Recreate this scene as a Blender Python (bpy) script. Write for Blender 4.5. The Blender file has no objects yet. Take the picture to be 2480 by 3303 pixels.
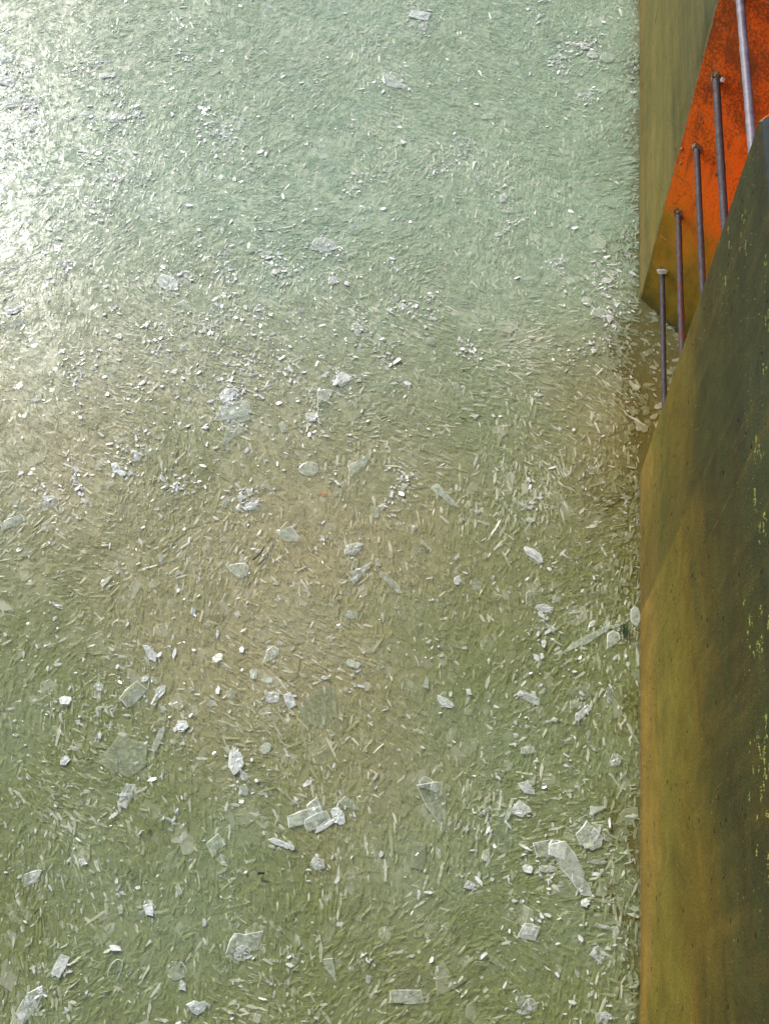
import bpy, bmesh, math, random
import numpy as np
from mathutils import Matrix, Vector

random.seed(11)
rng = np.random.default_rng(11)
scene = bpy.context.scene
col = scene.collection

# ------------------------------------------------------------------ camera
H = 3.55                                   # camera height above the water, m
# world X, Y, Z axes seen from the camera (right, down, forward)
M = np.array([[0.99119949, 0.08563648, -0.10094534],
              [0.12419599, -0.86550975, 0.48525069],
              [-0.04581402, -0.49351725, -0.86852853]])
cam_data = bpy.data.cameras.new('camera')
cam = bpy.data.objects.new('camera', cam_data)
col.objects.link(cam)
R = np.stack([M[:, 0], -M[:, 1], -M[:, 2]], axis=1)
mw = Matrix([[*R[0], 0], [*R[1], 0], [*R[2], H], [0, 0, 0, 1]])
cam.matrix_world = mw
cam_data.sensor_fit = 'VERTICAL'
cam_data.sensor_height = 24.0
cam_data.lens = 24.0 * 3203.85 / 3303.0
cam_data.clip_start = 0.05
cam_data.clip_end = 500
scene.camera = cam

# ------------------------------------------------------------------ light
SUN_AZ = math.radians(-40.5)                 # from +Y towards -X
SUN_EL = math.radians(32)
world = bpy.data.worlds.new('World')
scene.world = world
world.use_nodes = True
wn = world.node_tree
sky = wn.nodes.new('ShaderNodeTexSky')
sky.sky_type = 'NISHITA'
sky.sun_disc = False
sky.sun_elevation = SUN_EL
sky.sun_rotation = SUN_AZ
sky.dust_density = 3.0
bg = wn.nodes['Background']
bg.inputs['Strength'].default_value = 0.13
wn.links.new(sky.outputs[0], bg.inputs['Color'])
sd = bpy.data.lights.new('sun', 'SUN')
sd.energy = 3.1
sd.angle = math.radians(0.6)
sd.color = (1.0, 0.98, 0.94)
sun = bpy.data.objects.new('sun', sd)
col.objects.link(sun)
sdir = Vector((math.sin(SUN_AZ) * math.cos(SUN_EL), math.cos(SUN_AZ) * math.cos(SUN_EL), math.sin(SUN_EL)))
sun.rotation_euler = sdir.to_track_quat('Z', 'Y').to_euler()
sun.location = sdir * 30
scene.view_settings.view_transform = 'Standard'
scene.view_settings.look = 'None'
scene.view_settings.gamma = 1
scene.view_settings.use_curve_mapping = False
scene.view_settings.exposure = 0.45
scene.render.engine = 'CYCLES'
scene.cycles.transparent_max_bounces = 7
scene.cycles.max_bounces = 4
scene.cycles.diffuse_bounces = 2
scene.cycles.glossy_bounces = 2
scene.cycles.use_adaptive_sampling = True
scene.cycles.adaptive_threshold = 0.03


def G(px, py, z=0.0):
    """place on a level plane, measured in the survey photograph"""
    r = M @ np.array([px - 1240.0, py - 1651.5, 3203.85])
    t = (z - H) / r[2]
    return float(r[0] * t), float(r[1] * t)


# ------------------------------------------------------------------ helpers
def tag(o, label=None, cat=None, group=None, kind=None):
    if label: o['label'] = label
    if cat: o['category'] = cat
    if group: o['group'] = group
    if kind: o['kind'] = kind
    return o


def mesh_obj(name, verts, faces, mats, fm=None, parent=None, smooth=False):
    me = bpy.data.meshes.new(name)
    me.from_pydata([tuple(v) for v in verts], [], faces)
    for m in (mats if isinstance(mats, (list, tuple)) else [mats]):
        me.materials.append(m)
    if fm is not None:
        me.polygons.foreach_set('material_index', np.array(fm, dtype=np.int32))
    if smooth:
        me.polygons.foreach_set('use_smooth', np.ones(len(faces), dtype=bool))
    me.update()
    if not smooth: me.shade_flat()
    o = bpy.data.objects.new(name, me)
    col.objects.link(o)
    if parent: o.parent = parent
    return o


class NT:
    def __init__(s, name):
        s.m = bpy.data.materials.new(name)
        s.m.use_nodes = True
        s.t = s.m.node_tree
        s.t.nodes.clear()
        s.out = s.t.nodes.new('ShaderNodeOutputMaterial')

    def n(s, typ, **kw):
        nd = s.t.nodes.new(typ)
        for k, v in kw.items():
            if k.startswith('i_'):
                nd.inputs[k[2:].replace('_', ' ')].default_value = v
            else:
                setattr(nd, k, v)
        return nd

    def l(s, a, b): s.t.links.new(a, b)

    def coord(s, scale=(1, 1, 1), rot=(0, 0, 0), loc=(0, 0, 0)):
        tc = s.n('ShaderNodeNewGeometry')
        mp = s.n('ShaderNodeMapping')
        mp.inputs['Scale'].default_value = scale
        mp.inputs['Rotation'].default_value = rot
        mp.inputs['Location'].default_value = loc
        s.l(tc.outputs['Position'], mp.inputs['Vector'])
        return mp.outputs[0]

    def noise(s, vec, scale, detail=4, rough=0.55, dist=0.0):
        nd = s.n('ShaderNodeTexNoise')
        nd.inputs['Scale'].default_value = scale
        nd.inputs['Detail'].default_value = detail
        nd.inputs['Roughness'].default_value = rough
        nd.inputs['Distortion'].default_value = dist
        s.l(vec, nd.inputs['Vector'])
        return nd.outputs['Fac']

    def ramp(s, fac, stops, interp='LINEAR'):
        nd = s.n('ShaderNodeValToRGB')
        cr = nd.color_ramp
        cr.interpolation = interp
        while len(cr.elements) < len(stops): cr.elements.new(0.5)
        for e, (p, c) in zip(cr.elements, stops):
            e.position = p
            e.color = (*c, 1) if len(c) == 3 else c
        s.l(fac, nd.inputs[0])
        return nd.outputs[0]

    def mix(s, fac, a, b, blend='MIX'):
        nd = s.n('ShaderNodeMix', data_type='RGBA', blend_type=blend)
        for sock, v in ((nd.inputs[0], fac), (nd.inputs[6], a), (nd.inputs[7], b)):
            if hasattr(v, 'is_output'): s.l(v, sock)
            elif isinstance(v, (int, float)): sock.default_value = v
            else: sock.default_value = (*v, 1)
        return nd.outputs[2]

    def math(s, op, a, b=0.0, c=None, clamp=False):
        nd = s.n('ShaderNodeMath', operation=op, use_clamp=clamp)
        for i, v in enumerate((a, b, c)):
            if v is None: continue
            if hasattr(v, 'is_output'): s.l(v, nd.inputs[i])
            else: nd.inputs[i].default_value = v
        return nd.outputs[0]

    def maprange(s, v, a, b, c=0.0, d=1.0, smooth=False):
        nd = s.n('ShaderNodeMapRange')
        if smooth: nd.interpolation_type = 'SMOOTHSTEP'
        nd.inputs[1].default_value = a; nd.inputs[2].default_value = b
        nd.inputs[3].default_value = c; nd.inputs[4].default_value = d
        s.l(v, nd.inputs[0])
        return nd.outputs[0]

    def bump(s, h, strength=0.5, dist=0.01, normal=None):
        nd = s.n('ShaderNodeBump')
        nd.inputs['Strength'].default_value = strength
        nd.inputs['Distance'].default_value = dist
        s.l(h, nd.inputs['Height'])
        if normal is not None: s.l(normal, nd.inputs['Normal'])
        return nd.outputs[0]

    def principled(s, color, rough=0.6, normal=None, spec=0.5, metallic=0.0):
        p = s.n('ShaderNodeBsdfPrincipled')
        for k, v in (('Base Color', color), ('Roughness', rough), ('Metallic', metallic), ('Specular IOR Level', spec)):
            if hasattr(v, 'is_output'): s.l(v, p.inputs[k])
            elif isinstance(v, (int, float)): p.inputs[k].default_value = v
            else: p.inputs[k].default_value = (*v, 1)
        if normal is not None: s.l(normal, p.inputs['Normal'])
        return p

    def xyz(s):
        g = s.n('ShaderNodeNewGeometry')
        x = s.n('ShaderNodeSeparateXYZ')
        s.l(g.outputs['Position'], x.inputs[0])
        return x.outputs

    def done(s, sh):
        s.l(sh.outputs[0] if not hasattr(sh, 'is_output') else sh, s.out.inputs['Surface'])
        return s.m


WX = 0.6186        # wall face
YN, YF = 2.265, 3.225   # niche edges
TOP = 1.763

# ------------------------------------------------------------------ materials
def regional_tint(t, base_khaki, base_green, base_mint):
    """khaki, olive and pale mint fields of algae, plus brightness falloff painted in darker green"""
    v = t.coord()
    n1 = t.noise(v, 0.55, 3, 0.5, 0.3)
    n2 = t.noise(t.coord(loc=(7.3, 2.1, 0)), 0.9, 3, 0.55)
    xs = t.xyz()
    # paler mint further out along the canal
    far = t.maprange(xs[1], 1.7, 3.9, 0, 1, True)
    near = t.math('ADD', t.maprange(xs[1], 1.7, 0.3, 0, 0.5, True), t.maprange(xs[0], -0.9, 0.6, 0, 0.5, True))  # brightness falloff put into the colour: darker green close by and wall-ward
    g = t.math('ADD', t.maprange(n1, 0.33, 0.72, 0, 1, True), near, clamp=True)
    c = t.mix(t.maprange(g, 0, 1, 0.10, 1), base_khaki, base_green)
    m = t.math('MULTIPLY', t.math('ADD', far, t.maprange(n2, 0.5, 0.7, 0, 0.3)), 0.95, clamp=True)
    c = t.mix(m, c, base_mint)
    # ochre silt stirred into the slush off the mouth of the niche
    ax = t.maprange(t.math('ADD', xs[0], t.maprange(n2, 0.3, 0.7, -0.2, 0.2)), -0.15, 0.55, 0, 1, True)
    ay = t.maprange(t.math('ABSOLUTE', t.math('SUBTRACT', xs[1], 2.35)), 0.1, 0.9, 1, 0, True)
    silt = tuple(v_ * k_ for v_, k_ in zip(base_khaki, (0.66, 0.62, 0.40)))
    return t.mix(t.math('MULTIPLY', t.math('MULTIPLY', ax, ay), 0.6), c, silt)


def wall_clear(t):
    """0 in the slush field, 1 in the clear water along wall and niche"""
    xs = t.xyz()
    n = t.noise(t.coord(), 2.2, 4, 0.6)
    d = t.math('SUBTRACT', WX, xs[0])
    d = t.math('ADD', d, t.maprange(n, 0.3, 0.7, -0.16, 0.16))
    edge = t.maprange(d, 0.0, 0.20, 0.9, 0, True)
    dy = t.math('ABSOLUTE', t.math('SUBTRACT', xs[1], 2.55))
    wide = t.maprange(dy, 0.2, 1.0, 0.08, 0.0, True)
    dn = t.math('SUBTRACT', d, wide)
    nic = t.maprange(dn, -0.08, 0.26, 1, 0, True)
    return t.math('MULTIPLY', t.math('MAXIMUM', edge, nic), 0.85)


def make_water():
    t = NT('murky_slush_water')
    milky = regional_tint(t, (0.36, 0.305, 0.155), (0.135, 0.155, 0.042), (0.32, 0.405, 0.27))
    fine = t.noise(t.coord(), 26, 5, 0.65, 0.6)
    milky = t.mix(t.maprange(fine, 0.35, 0.7), t.mix(0.25, milky, (0.14, 0.12, 0.04)), milky)
    clear = wall_clear(t)
    dark = t.mix(t.noise(t.coord(), 4, 3), (0.16, 0.125, 0.018), (0.11, 0.10, 0.02))
    c = t.mix(clear, milky, dark)
    rough = t.maprange(clear, 0, 1, 0.45, 0.06)
    b1 = t.bump(t.noise(t.coord(), 34, 5, 0.6, 0.4), 0.16, 0.006)
    b2 = t.bump(t.noise(t.coord(), 90, 3, 0.6), 0.15, 0.003, b1)
    p = t.principled(c, rough, b2, 0.5)
    tr = t.n('ShaderNodeBsdfTransparent')
    tr.inputs[0].default_value = (0.62, 0.52, 0.17, 1)
    mx = t.n('ShaderNodeMixShader')
    t.l(t.math('MULTIPLY', clear, 0.5), mx.inputs[0]); t.l(p.outputs[0], mx.inputs[1]); t.l(tr.outputs[0], mx.inputs[2])
    return t.done(mx.outputs[0])


def make_film():
    """the wet surface the mush floats in: cloudy melt water, clearer by the wall"""
    t = NT('cloudy_melt_water')
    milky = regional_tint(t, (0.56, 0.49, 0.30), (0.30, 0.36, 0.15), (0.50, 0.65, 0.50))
    clear = wall_clear(t)
    soft = t.noise(t.coord(), 5.5, 5, 0.6, 0.6)
    fine = t.noise(t.coord((1.5, 1, 1)), 38, 4, 0.65, 0.5)
    op = t.math('MULTIPLY', t.maprange(t.math('ADD', t.math('MULTIPLY', soft, 0.6), t.math('MULTIPLY', fine, 0.4)), 0.36, 0.62, 0.06, 0.34),
                t.maprange(clear, 0, 1, 1, 0.1))
    b = t.bump(t.noise(t.coord(), 42, 4, 0.6, 0.4), 0.24, 0.006)
    b = t.bump(t.noise(t.coord(), 8, 3, 0.5), 0.1, 0.03, b)
    d = t.n('ShaderNodeBsdfDiffuse'); t.l(milky, d.inputs[0])
    tr = t.n('ShaderNodeBsdfTransparent')
    m = t.n('ShaderNodeMixShader')
    t.l(op, m.inputs[0]); t.l(tr.outputs[0], m.inputs[1]); t.l(d.outputs[0], m.inputs[2])
    g = t.n('ShaderNodeBsdfGlossy'); g.inputs['Roughness'].default_value = 0.19; t.l(b, g.inputs['Normal'])
    fr = t.n('ShaderNodeFresnel'); fr.inputs['IOR'].default_value = 1.33; t.l(b, fr.inputs['Normal'])
    m2 = t.n('ShaderNodeMixShader')
    bf = t.n('ShaderNodeNewGeometry').outputs['Backfacing']      # no total reflection for light that is entering
    t.l(t.math('MULTIPLY', fr.outputs[0], t.math('SUBTRACT', 1.0, bf)), m2.inputs[0]); t.l(m.outputs[0], m2.inputs[1]); t.l(g.outputs[0], m2.inputs[2])
    return t.done(m2.outputs[0])


def make_ice(name, khaki, green, mint, trans, rough, tint_amt=1.0):
    t = NT(name)
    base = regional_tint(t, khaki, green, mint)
    at = t.n('ShaderNodeAttribute', attribute_name='tone')
    tone = at.outputs['Fac']
    c = t.mix(t.maprange(tone, 0, 0.5, 0.22, 0), base, t.mix(0.55, base, (0.22, 0.19, 0.07)))
    c = t.mix(t.maprange(tone, 0.6, 1.0, 0, 0.85), c, (0.90, 0.90, 0.76))
    nz = t.noise(t.coord(), 70, 3, 0.6)
    c = t.mix(t.maprange(nz, 0.35, 0.7, 0.12, 0), c, (0.22, 0.20, 0.10))
    b = t.bump(t.noise(t.coord(), 120, 3, 0.6), 0.18, 0.002)
    p = t.principled(c, rough + 0.10, b, 0.4)
    tr = t.n('ShaderNodeBsdfTransparent')
    tr.inputs[0].default_value = (0.99, 1.0, 0.985, 1)
    mx = t.n('ShaderNodeMixShader')
    fac = t.maprange(tone, 0.0, 1.0, trans + 0.15, trans - 0.15)
    tl = t.n('ShaderNodeBsdfTranslucent')
    t.l(t.mix(0.35, c, (0.85, 0.88, 0.72)), tl.inputs[0])
    m0 = t.n('ShaderNodeMixShader')
    m0.inputs[0].default_value = 0.30
    t.l(p.outputs[0], m0.inputs[1]); t.l(tl.outputs[0], m0.inputs[2])
    t.l(fac, mx.inputs[0]); t.l(m0.outputs[0], mx.inputs[1]); t.l(tr.outputs[0], mx.inputs[2])
    return t.done(mx.outputs[0])


def make_plate(name, colr, trans, rough, bstr=0.25, glow=0.35, spec=0.7, spread=0.13, per_piece=False):
    t = NT(name)
    oi = t.n('ShaderNodeObjectInfo')
    rnd = oi.outputs['Random']
    if per_piece:
        rnd = t.n('ShaderNodeAttribute', attribute_name='tone').outputs['Fac']
    nz = t.noise(t.coord(), 45, 4, 0.65)
    c = t.mix(t.maprange(nz, 0.35, 0.7), tuple(x * 0.72 for x in colr), colr)
    b = t.bump(t.noise(t.coord(), 60, 4, 0.6), bstr, 0.003)
    p = t.principled(c, rough, b, spec)
    tr = t.n('ShaderNodeBsdfTransparent')
    tr.inputs[0].default_value = (0.985, 1.0, 0.99, 1)
    mx = t.n('ShaderNodeMixShader')
    f = t.math('ADD', t.maprange(rnd, 0, 1, trans - spread, trans + spread),
               t.maprange(nz, 0.4, 0.75, 0.1, -0.15), clamp=True)
    tl = t.n('ShaderNodeBsdfTranslucent')
    t.l(t.mix(0.5, c, (0.95, 0.97, 0.9)), tl.inputs[0])
    m0 = t.n('ShaderNodeMixShader')
    m0.inputs[0].default_value = glow
    t.l(p.outputs[0], m0.inputs[1]); t.l(tl.outputs[0], m0.inputs[2])
    t.l(f, mx.inputs[0]); t.l(m0.outputs[0], mx.inputs[1]); t.l(tr.outputs[0], mx.inputs[2])
    return t.done(mx.outputs[0])


def make_wall_mat(name, light=1.0, wear=0.0):
    t = NT(name)
    xs = t.xyz()
    vs = t.coord((1, 0.5, 1))                   # streaks run along the tide lines
    big = t.noise(vs, 3.0, 5, 0.6, 0.4)
    z = t.math('ADD', xs[2], t.maprange(big, 0.3, 0.7, -0.20, 0.20))
    base = t.ramp(t.maprange(z, -0.1, 1.8), [
        (0.0, (0.20, 0.130, 0.025)), (0.12, (0.215, 0.142, 0.032)), (0.28, (0.135, 0.112, 0.018)),
        (0.48, (0.112, 0.076, 0.010)), (0.62, (0.046, 0.036, 0.009)), (0.8, (0.030, 0.029, 0.012)),
        (1.0, (0.028, 0.030, 0.021))])
    band = t.noise(t.coord((0.5, 0.22, 1.0)), 11, 6, 0.72)
    base = t.mix(t.maprange(band, 0.35, 0.65), t.mix(0.38, base, (0.05, 0.07, 0.02)), base)
    # long diagonal rain runs
    run = t.noise(t.coord((1, 1, 0.10), rot=(0.12, 0, 0)), 16, 4, 0.6)
    base = t.mix(t.maprange(run, 0.52, 0.72, 0, 0.22), base, (0.16, 0.10, 0.02))
    fine = t.noise(t.coord(), 150, 4, 0.7)
    base = t.mix(t.maprange(fine, 0.3, 0.75), tuple([0.55] * 3), (1.35, 1.35, 1.3), 'MIX') if False else t.mix(1.0, base, t.ramp(fine, [(0.25, (0.6, 0.6, 0.6)), (0.75, (1.35, 1.35, 1.35))]), 'MULTIPLY')
    # the two pours of concrete either side of the formwork joint weathered differently
    dj = t.math('SUBTRACT', xs[1], 1.62)
    pour = t.math('MULTIPLY', t.maprange(dj, -0.01, 0.01), t.maprange(dj, 0.05, 0.75, 1, 0, True))
    base = t.mix(t.math('MULTIPLY', pour, 0.45), base, (0.03, 0.034, 0.012))
    blot = t.noise(t.coord(), 6, 6, 0.7, 0.8)
    base = t.mix(1.0, base, t.ramp(blot, [(0.3, (0.70, 0.74, 0.70)), (0.7, (1.25, 1.22, 1.15))]), 'MULTIPLY')
    # pits
    vor = t.n('ShaderNodeTexVoronoi', feature='F1')
    vor.inputs['Scale'].default_value = 24
    t.l(t.coord((1, 0.8, 1)), vor.inputs['Vector'])
    sel = t.noise(t.coord(loc=(3, 3, 3)), 9, 2)
    pit = t.math('MULTIPLY', t.maprange(vor.outputs['Distance'], 0.17, 0.10), t.maprange(sel, 0.50, 0.56))
    base = t.mix(t.math('MULTIPLY', pit, 0.85), base, (0.008, 0.008, 0.006))
    # ochre crumbs
    vor2 = t.n('ShaderNodeTexVoronoi', feature='F1')
    vor2.inputs['Scale'].default_value = 42
    t.l(t.coord(loc=(1, 2, 3)), vor2.inputs['Vector'])
    sel2 = t.noise(t.coord(loc=(9, 1, 3)), 7, 3)
    cr = t.math('MULTIPLY', t.maprange(vor2.outputs['Distance'], 0.16, 0.05), t.maprange(sel2, 0.5, 0.62))
    base = t.mix(t.math('MULTIPLY', cr, 0.7), base, (0.34, 0.26, 0.07))
    yy = t.math('ADD', xs[1], t.maprange(big, 0.3, 0.7, -0.4, 0.4))
    st = t.noise(t.coord((1, 0.07, 1), loc=(5, 5, 5)), 9, 5, 0.7)
    base = t.mix(t.maprange(yy, 2.9, 3.6, 0, 0.5, True), base, t.mix(t.maprange(st, 0.35, 0.65), (0.05, 0.068, 0.03), (0.17, 0.155, 0.06)))
    if wear:
        base = t.mix(t.maprange(t.noise(t.coord(), 60, 4, 0.7), 0.35, 0.65, 0.2, wear), base, (0.42, 0.38, 0.22))
    wet = t.maprange(t.math('ADD', xs[2], t.maprange(t.noise(t.coord(), 14, 4), 0.3, 0.7, -0.03, 0.03)), 0.015, 0.05, 0.6, 0)
    base = t.mix(wet, base, (0.10, 0.07, 0.02))
    h = t.math('SUBTRACT', fine, t.math('MULTIPLY', pit, 1.5))
    b = t.bump(h, 0.8, 0.005)
    b = t.bump(t.noise(t.coord(), 12, 4, 0.6), 0.35, 0.02, b)
    return t.done(t.principled(base, 0.85, b, 0.12))


def make_orange_mat():
    t = NT('orange_algae_concrete')
    xs = t.xyz()
    big = t.noise(t.coord(), 3.2, 4, 0.6, 0.5)
    z = t.math('ADD', xs[2], t.maprange(big, 0.3, 0.7, -0.22, 0.22))
    c = t.ramp(t.maprange(z, 0.0, 1.8), [
        (0.0, (0.17, 0.14, 0.02)), (0.12, (0.40, 0.27, 0.02)), (0.25, (0.52, 0.27, 0.015)), (0.36, (0.98, 0.21, 0.006)),
        (0.55, (1.0, 0.18, 0.006)), (0.7, (0.95, 0.155, 0.006)), (1.0, (0.92, 0.15, 0.008))])
    # dark lichen mottling, denser high up
    mot = t.noise(t.coord(), 95, 6, 0.8)
    patch = t.noise(t.coord(loc=(4, 4, 4)), 7, 4, 0.6)
    hi = t.maprange(xs[2], 0.6, 1.35, -0.06, 0.055, True)
    mm = t.math('ADD', t.math('ADD', t.math('MULTIPLY', mot, 0.64), t.math('MULTIPLY', patch, 0.36)), hi)
    mk = t.maprange(mm, 0.485, 0.58, 0, 0.72)
    c = t.mix(mk, c, (0.085, 0.042, 0.010))
    # green film low down
    gr = t.math('MULTIPLY', t.maprange(xs[2], 0.8, 0.1, 0, 1, True), t.maprange(t.noise(t.coord((1, 1, .5)), 9, 5, 0.65), 0.42, 0.6))
    c = t.mix(t.math('MULTIPLY', gr, 0.65), c, (0.10, 0.09, 0.016))
    run = t.math('MULTIPLY', t.maprange(t.noise(t.coord((1, 1, 0.12), loc=(0, 7, 0)), 30, 4, 0.65), 0.54, 0.68), t.maprange(xs[2], 0.2, 0.7))
    c = t.mix(t.math('MULTIPLY', run, 0.45), c, (0.13, 0.045, 0.012))
    # specks
    vor = t.n('ShaderNodeTexVoronoi', feature='F1')
    vor.inputs['Scale'].default_value = 46
    t.l(t.coord(), vor.inputs['Vector'])
    sp = t.math('MULTIPLY', t.maprange(vor.outputs['Distance'], 0.16, 0.06), t.maprange(t.noise(t.coord(loc=(2, 0, 0)), 15, 2), 0.48, 0.6))
    c = t.mix(t.math('MULTIPLY', sp, 0.8), c, (0.03, 0.016, 0.006))
    fine = t.noise(t.coord(), 220, 3, 0.7)
    c = t.mix(1.0, c, t.ramp(fine, [(0.25, (0.72, 0.72, 0.72)), (0.75, (1.2, 1.2, 1.2))]), 'MULTIPLY')
    b = t.bump(t.math('SUBTRACT', t.math('ADD', fine, mot), t.math('MULTIPLY', sp, 0.8)), 0.5, 0.004)
    return t.done(t.principled(c, 0.8, b, 0.25))


def make_steel(name, rust):
    t = NT(name)
    n = t.noise(t.coord(), 24, 5, 0.7)
    n2 = t.noise(t.coord(), 130, 4, 0.7)
    c = t.mix(t.maprange(n2, 0.35, 0.65), (0.022, 0.019, 0.022), (0.055, 0.05, 0.062))
    rc = t.mix(t.maprange(n2, 0.35, 0.65), (0.035, 0.014, 0.010), (0.16, 0.05, 0.020))
    c = t.mix(t.maprange(n, 0.60 - rust, 0.72 - rust, 0, 0.95), c, rc)
    b = t.bump(n2, 0.5, 0.002)
    return t.done(t.principled(c, t.maprange(n, 0.4, 0.7, 0.5, 0.8), b, 0.15, 0.0))


def simple(name, c1, c2, scale, rough=0.8, bstr=0.5):
    t = NT(name)
    n = t.noise(t.coord(), scale, 4, 0.65)
    b = t.bump(n, bstr, 0.003)
    return t.done(t.principled(t.mix(t.maprange(n, 0.35, 0.65), c1, c2), rough, b, 0.4))


M_water = make_water()
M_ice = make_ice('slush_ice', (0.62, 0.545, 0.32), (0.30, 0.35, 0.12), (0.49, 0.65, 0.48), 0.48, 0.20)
M_edge_dark = make_ice('refraction_shade_edge', (0.19, 0.155, 0.05), (0.085, 0.10, 0.025), (0.17, 0.21, 0.11), 0.35, 0.25)  # hairline shadow and refracted dark water put into the edge colour
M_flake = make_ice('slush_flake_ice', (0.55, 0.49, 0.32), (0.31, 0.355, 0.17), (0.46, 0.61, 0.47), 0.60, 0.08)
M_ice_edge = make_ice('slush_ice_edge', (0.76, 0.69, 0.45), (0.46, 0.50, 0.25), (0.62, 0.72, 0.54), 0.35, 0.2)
M_plate = make_plate('clear_ice_plate', (0.86, 0.93, 0.80), 0.78, 0.12, spec=0.5, spread=0.18)
M_frost = make_plate('frosted_ice_edge', (0.97, 0.98, 0.95), 0.22, 0.28, 0.5, 0.35, 1.0, 0.15)
M_sunk = make_plate('sunken_ice_plate', (0.50, 0.55, 0.36), 0.72, 0.25, 0.2)
M_crumb = make_plate('crumb_ice', (0.96, 0.98, 0.95), 0.46, 0.13, 0.4, 0.08, 1.0, 0.42, True)
M_white = make_plate('white_bubbly_ice', (0.93, 0.98, 0.92), 0.54, 0.16, 0.8, 0.10, 1.0, 0.34)
M_wall = make_wall_mat('stained_concrete')
M_worn = make_wall_mat('worn_concrete_edge', wear=0.38)
M_orange = make_orange_mat()
M_steel = make_steel('dark_steel', 0.0)
M_rusty = make_steel('rusty_steel', 0.11)
M_steel_sunlit = simple('sunlit_pale_steel', (0.07, 0.067, 0.095), (0.14, 0.135, 0.18), 30, 0.5)  # sunlight on the top rung put into a paler steel colour
M_mortar = simple('mortar', (0.10, 0.05, 0.02), (0.36, 0.24, 0.13), 60)
M_top = simple('dark_slate_concrete', (0.018, 0.026, 0.026), (0.035, 0.045, 0.045), 30)
M_lichen = simple('yellow_lichen', (0.09, 0.11, 0.02), (0.22, 0.24, 0.045), 90)
M_black = simple('black_twig', (0.008, 0.007, 0.006), (0.02, 0.018, 0.014), 80)
M_orange_leaf = simple('orange_leaf', (0.55, 0.18, 0.06), (0.70, 0.27, 0.10), 60)
M_moss = simple('dark_moss', (0.01, 0.03, 0.008), (0.03, 0.08, 0.02), 60)
M_brown = simple('brown_leaf_bits', (0.05, 0.03, 0.012), (0.12, 0.08, 0.03), 60)

# ------------------------------------------------------------------ water
nx, ny = 2, 2
water = mesh_obj('water', [(-60, -40, 0), (1.2, -40, 0), (1.2, 90, 0), (-60, 90, 0)], [(0, 1, 2, 3)], M_water)
water.name = 'slush_bed'
tag(water, 'compacted olive slush under the looser floating splinters', 'slush ice', kind='stuff')
film = mesh_obj('water', [(-60, -40, 0.0043), (1.2, -40, 0.0043), (1.2, 90, 0.0043), (-60, 90, 0.0043)], [(0, 1, 2, 3)], make_film())
tag(film, 'murky olive canal water under floating slush ice beside the concrete wall', 'water', kind='structure')

bed = mesh_obj('canal_bed', [(-60, -40, -1.2), (8, -40, -1.2), (8, 90, -1.2), (-60, 90, -1.2)], [(0, 1, 2, 3)],
               simple('silt', (0.05, 0.045, 0.012), (0.09, 0.075, 0.02), 6))
tag(bed, 'dark olive silt at the bottom of the canal under the water', 'canal bed', kind='structure')

# ------------------------------------------------------------------ quay wall
def smooth_noise1(n, amp, k):
    a = np.zeros(n)
    xx = np.linspace(0, 1, n)
    for f in k:
        a += np.sin(xx * f * 6.283 + rng.uniform(0, 6.28)) / len(k)
    return a * amp + rng.normal(0, amp * 0.35, n)

LV = 70
zs = np.concatenate([[-1.5], np.linspace(-0.1, TOP - 0.006, LV)])
nl = len(zs)
cn = 0.004 + np.abs(smooth_noise1(nl, 0.0035, (3, 7, 13)))
cf = 0.004 + np.abs(smooth_noise1(nl, 0.0035, (4, 9, 15)))
cn[1:8] += np.linspace(0.02, 0.0, 7)
dd = 0.33
s2 = math.sqrt(.5)
verts, faces, fmi = [], [], []
def ring(z, a, b, inset=0.0):
    x0 = WX + inset
    return [(x0, -6.0, z), (x0, YN - a, z), (x0 + a * s2, YN + a * s2 * 0.7 - a * 0.1, z),
            (WX + dd, YN + dd - inset, z), (WX + dd, YF - dd + inset, z),
            (x0 + b * s2, YF - b * s2 * 0.7 + b * 0.1, z), (x0, YF + b, z), (x0, 22.0, z)]
for i, z in enumerate(zs):
    verts += ring(z, cn[i], cf[i])
topr = ring(TOP, cn[-1] + 0.006, cf[-1] + 0.006, 0.006)
topr[3] = (WX + dd + 0.012, YN + dd - 0.012, TOP); topr[4] = (WX + dd + 0.012, YF - dd + 0.012, TOP)
verts += topr
mm = [0, 2, 1, 1, 1, 2, 0]
for i in range(nl):
    for k in range(7):
        a = i * 8 + k
        faces.append((a, a + 8, a + 9, a + 1))
        fmi.append(mm[k])
b0 = nl * 8
verts += [(8.0, -6.0, TOP), (8.0, 22.0, TOP)]
e0, e1 = b0 + 8, b0 + 9
faces.append((b0, e0, b0 + 3, b0 + 2, b0 + 1)); fmi.append(3)
faces.append((e0, e1, b0 + 4, b0 + 3)); fmi.append(3)
faces.append((e1, b0 + 7, b0 + 6, b0 + 5, b0 + 4)); fmi.append(3)
wall = mesh_obj('quay_wall', verts, faces, [M_wall, M_orange, M_worn, M_top], fmi)
tag(wall, 'ochre and olive stained concrete quay wall with an orange splayed ladder niche', 'wall')

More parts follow.
